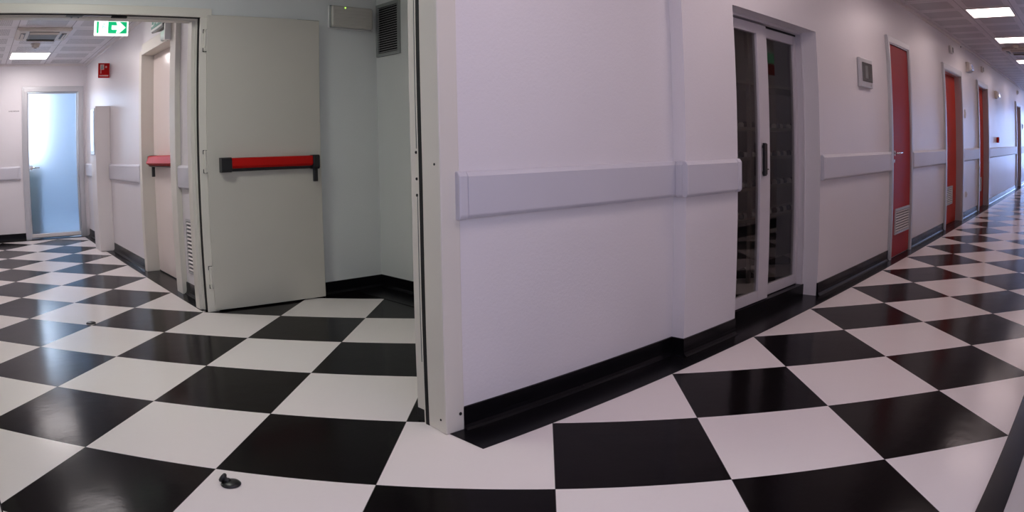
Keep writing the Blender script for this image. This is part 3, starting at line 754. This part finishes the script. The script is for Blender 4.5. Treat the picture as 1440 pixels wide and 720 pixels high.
ceiling_light(-1.56, -1.0, 7.47, 8.07, ZL, 'lamp_cool', 'lit ceiling light in the side corridor, nearest the frosted door')
ceiling_light(-1.56, -1.0, 4.47, 5.07, ZL, 'lamp_cool', 'lit ceiling light in the side corridor between exit sign and air unit')

ceiling_light(3.0, 3.8, .50, .62, 2.36, 'closet_fill', 'added unseen strip light brightening the closet behind the glass doors')  # added unseen glow so the shelves show through the glass
def cassette(cx, cy, z, lab, rz=0):
    e_ = empty('air_conditioner', (cx, cy, z), lab, 'air conditioner'); e_.rotation_euler = (0, 0, rz)
    def ch(mb, nm, mt, bv=0):
        o = mb.build(nm, mt, None, bevel=bv); o.parent = e_; return o
    h = .31
    p_ = MB().prism([(-h, 0), (-h, -.022), (-h + .03, -.040), (h - .03, -.040), (h, -.022), (h, 0)], 'y', -h, h)
    ch(p_, 'cassette_panel', 'ac', .006)
    g_ = MB().box(-.165, .165, -.165, .165, -.048, -.039)
    ch(g_, 'intake_grille', 'ac_dark', .003)
    r_ = MB()
    for i in range(11): r_.box(-.155, .155, -.150 + i * .029, -.142 + i * .029, -.051, -.047)
    ch(r_, 'grille_bars', 'grey_metal')
    for a in range(4):
        o = ch(MB().box(-.17, .17, -.262, -.205, -.044, -.038), 'outlet_slot', 'black')
        o.rotation_euler = (0, 0, a * PI / 2)
        o = ch(MB().prism([(-.258, -.041), (-.222, -.062), (-.220, -.058), (-.254, -.039)], 'x', -.165, .165), 'outlet_flap', 'ac')
        o.rotation_euler = (0, 0, a * PI / 2)
cassette(-1.275, 5.96, ZL, 'square beige ceiling air unit in the side corridor above the tall cabinet run')
cassette(10.0, -.776, ZR, 'square beige ceiling air unit in the long corridor between two lit lights')
def detector(x, y, z, lab):
    e_ = empty('smoke_detector', (x, y, z), lab, 'smoke detector')
    MB().lathe((x, y, z), [(.03, -.05), (.045, -.046), (.05, -.03), (.052, -.018), (.058, -.016), (.06, 0)], n=24).build('detector_body', 'ac', e_)
    MB().lathe((x, y, z), [(.012, -.056), (.02, -.054), (.022, -.049)], n=16).build('detector_cap', 'ac_dark', e_)
detector(-1.285, 6.76, ZL, 'small round smoke detector between the air unit and light, side corridor')
detector(9.42, -.74, ZR, 'small round smoke detector beside the long corridor air unit')

# ================================================================= WORLD, CAMERA, VIEW
wd = bpy.data.worlds.new('world'); scene.world = wd; wd.use_nodes = True
wd.node_tree.nodes['Background'].inputs[0].default_value = (.5, .6, .8, 1); wd.node_tree.nodes['Background'].inputs[1].default_value = .05

cam = bpy.data.cameras.new('camera'); co = bpy.data.objects.new('camera', cam); COL.objects.link(co); scene.camera = co
yaw, pit, rol = CAMP = (0.85601, -0.04948, -0.01872)
cy, sy, cp, sp = math.cos(yaw), math.sin(yaw), math.cos(pit), math.sin(pit)
fw = Vector((cy * cp, sy * cp, sp)); rt = Vector((sy, -cy, 0)); up = rt.cross(fw)
rt, up = math.cos(rol) * rt + math.sin(rol) * up, -math.sin(rol) * rt + math.cos(rol) * up
m4 = Matrix((rt, up, -fw)).transposed().to_4x4(); m4.translation = Vector((-2.00143, -1.9253, 1.12748)); co.matrix_world = m4
cam.type = 'PANO'; cam.panorama_type = 'FISHEYE_LENS_POLYNOMIAL'
cam.sensor_fit = 'HORIZONTAL'; cam.sensor_width = 36; cam.sensor_height = 18
cam.fisheye_fov = PI
F, k2, k3, k4 = (984.65017, -0.22822, 0.47405, -0.25725)
q = 40.0 / F                              # 40 px per mm on the 1440 px wide frame
cam.fisheye_polynomial_k0 = 0; cam.fisheye_polynomial_k1 = -q; cam.fisheye_polynomial_k2 = -k2 * q ** 2
cam.fisheye_polynomial_k3 = -k3 * q ** 3; cam.fisheye_polynomial_k4 = -k4 * q ** 4
cam.shift_x = (720 - 684.19568) / 1440; cam.shift_y = -(360 - 254.00391) / 720
cam.clip_start = .01; cam.clip_end = 200

vs = scene.view_settings
scene.display_settings.display_device = 'sRGB'
vs.view_transform = 'Standard'; vs.look = 'None'; vs.gamma = 1; vs.use_curve_mapping = False; vs.exposure = EXPO = -0.6
scene.cycles.use_denoising = True
scene.cycles.max_bounces = 10; scene.cycles.diffuse_bounces = 6; scene.cycles.glossy_bounces = 5; scene.cycles.transmission_bounces = 8; scene.cycles.transparent_max_bounces = 12
scene.cycles.sample_clamp_indirect = 6
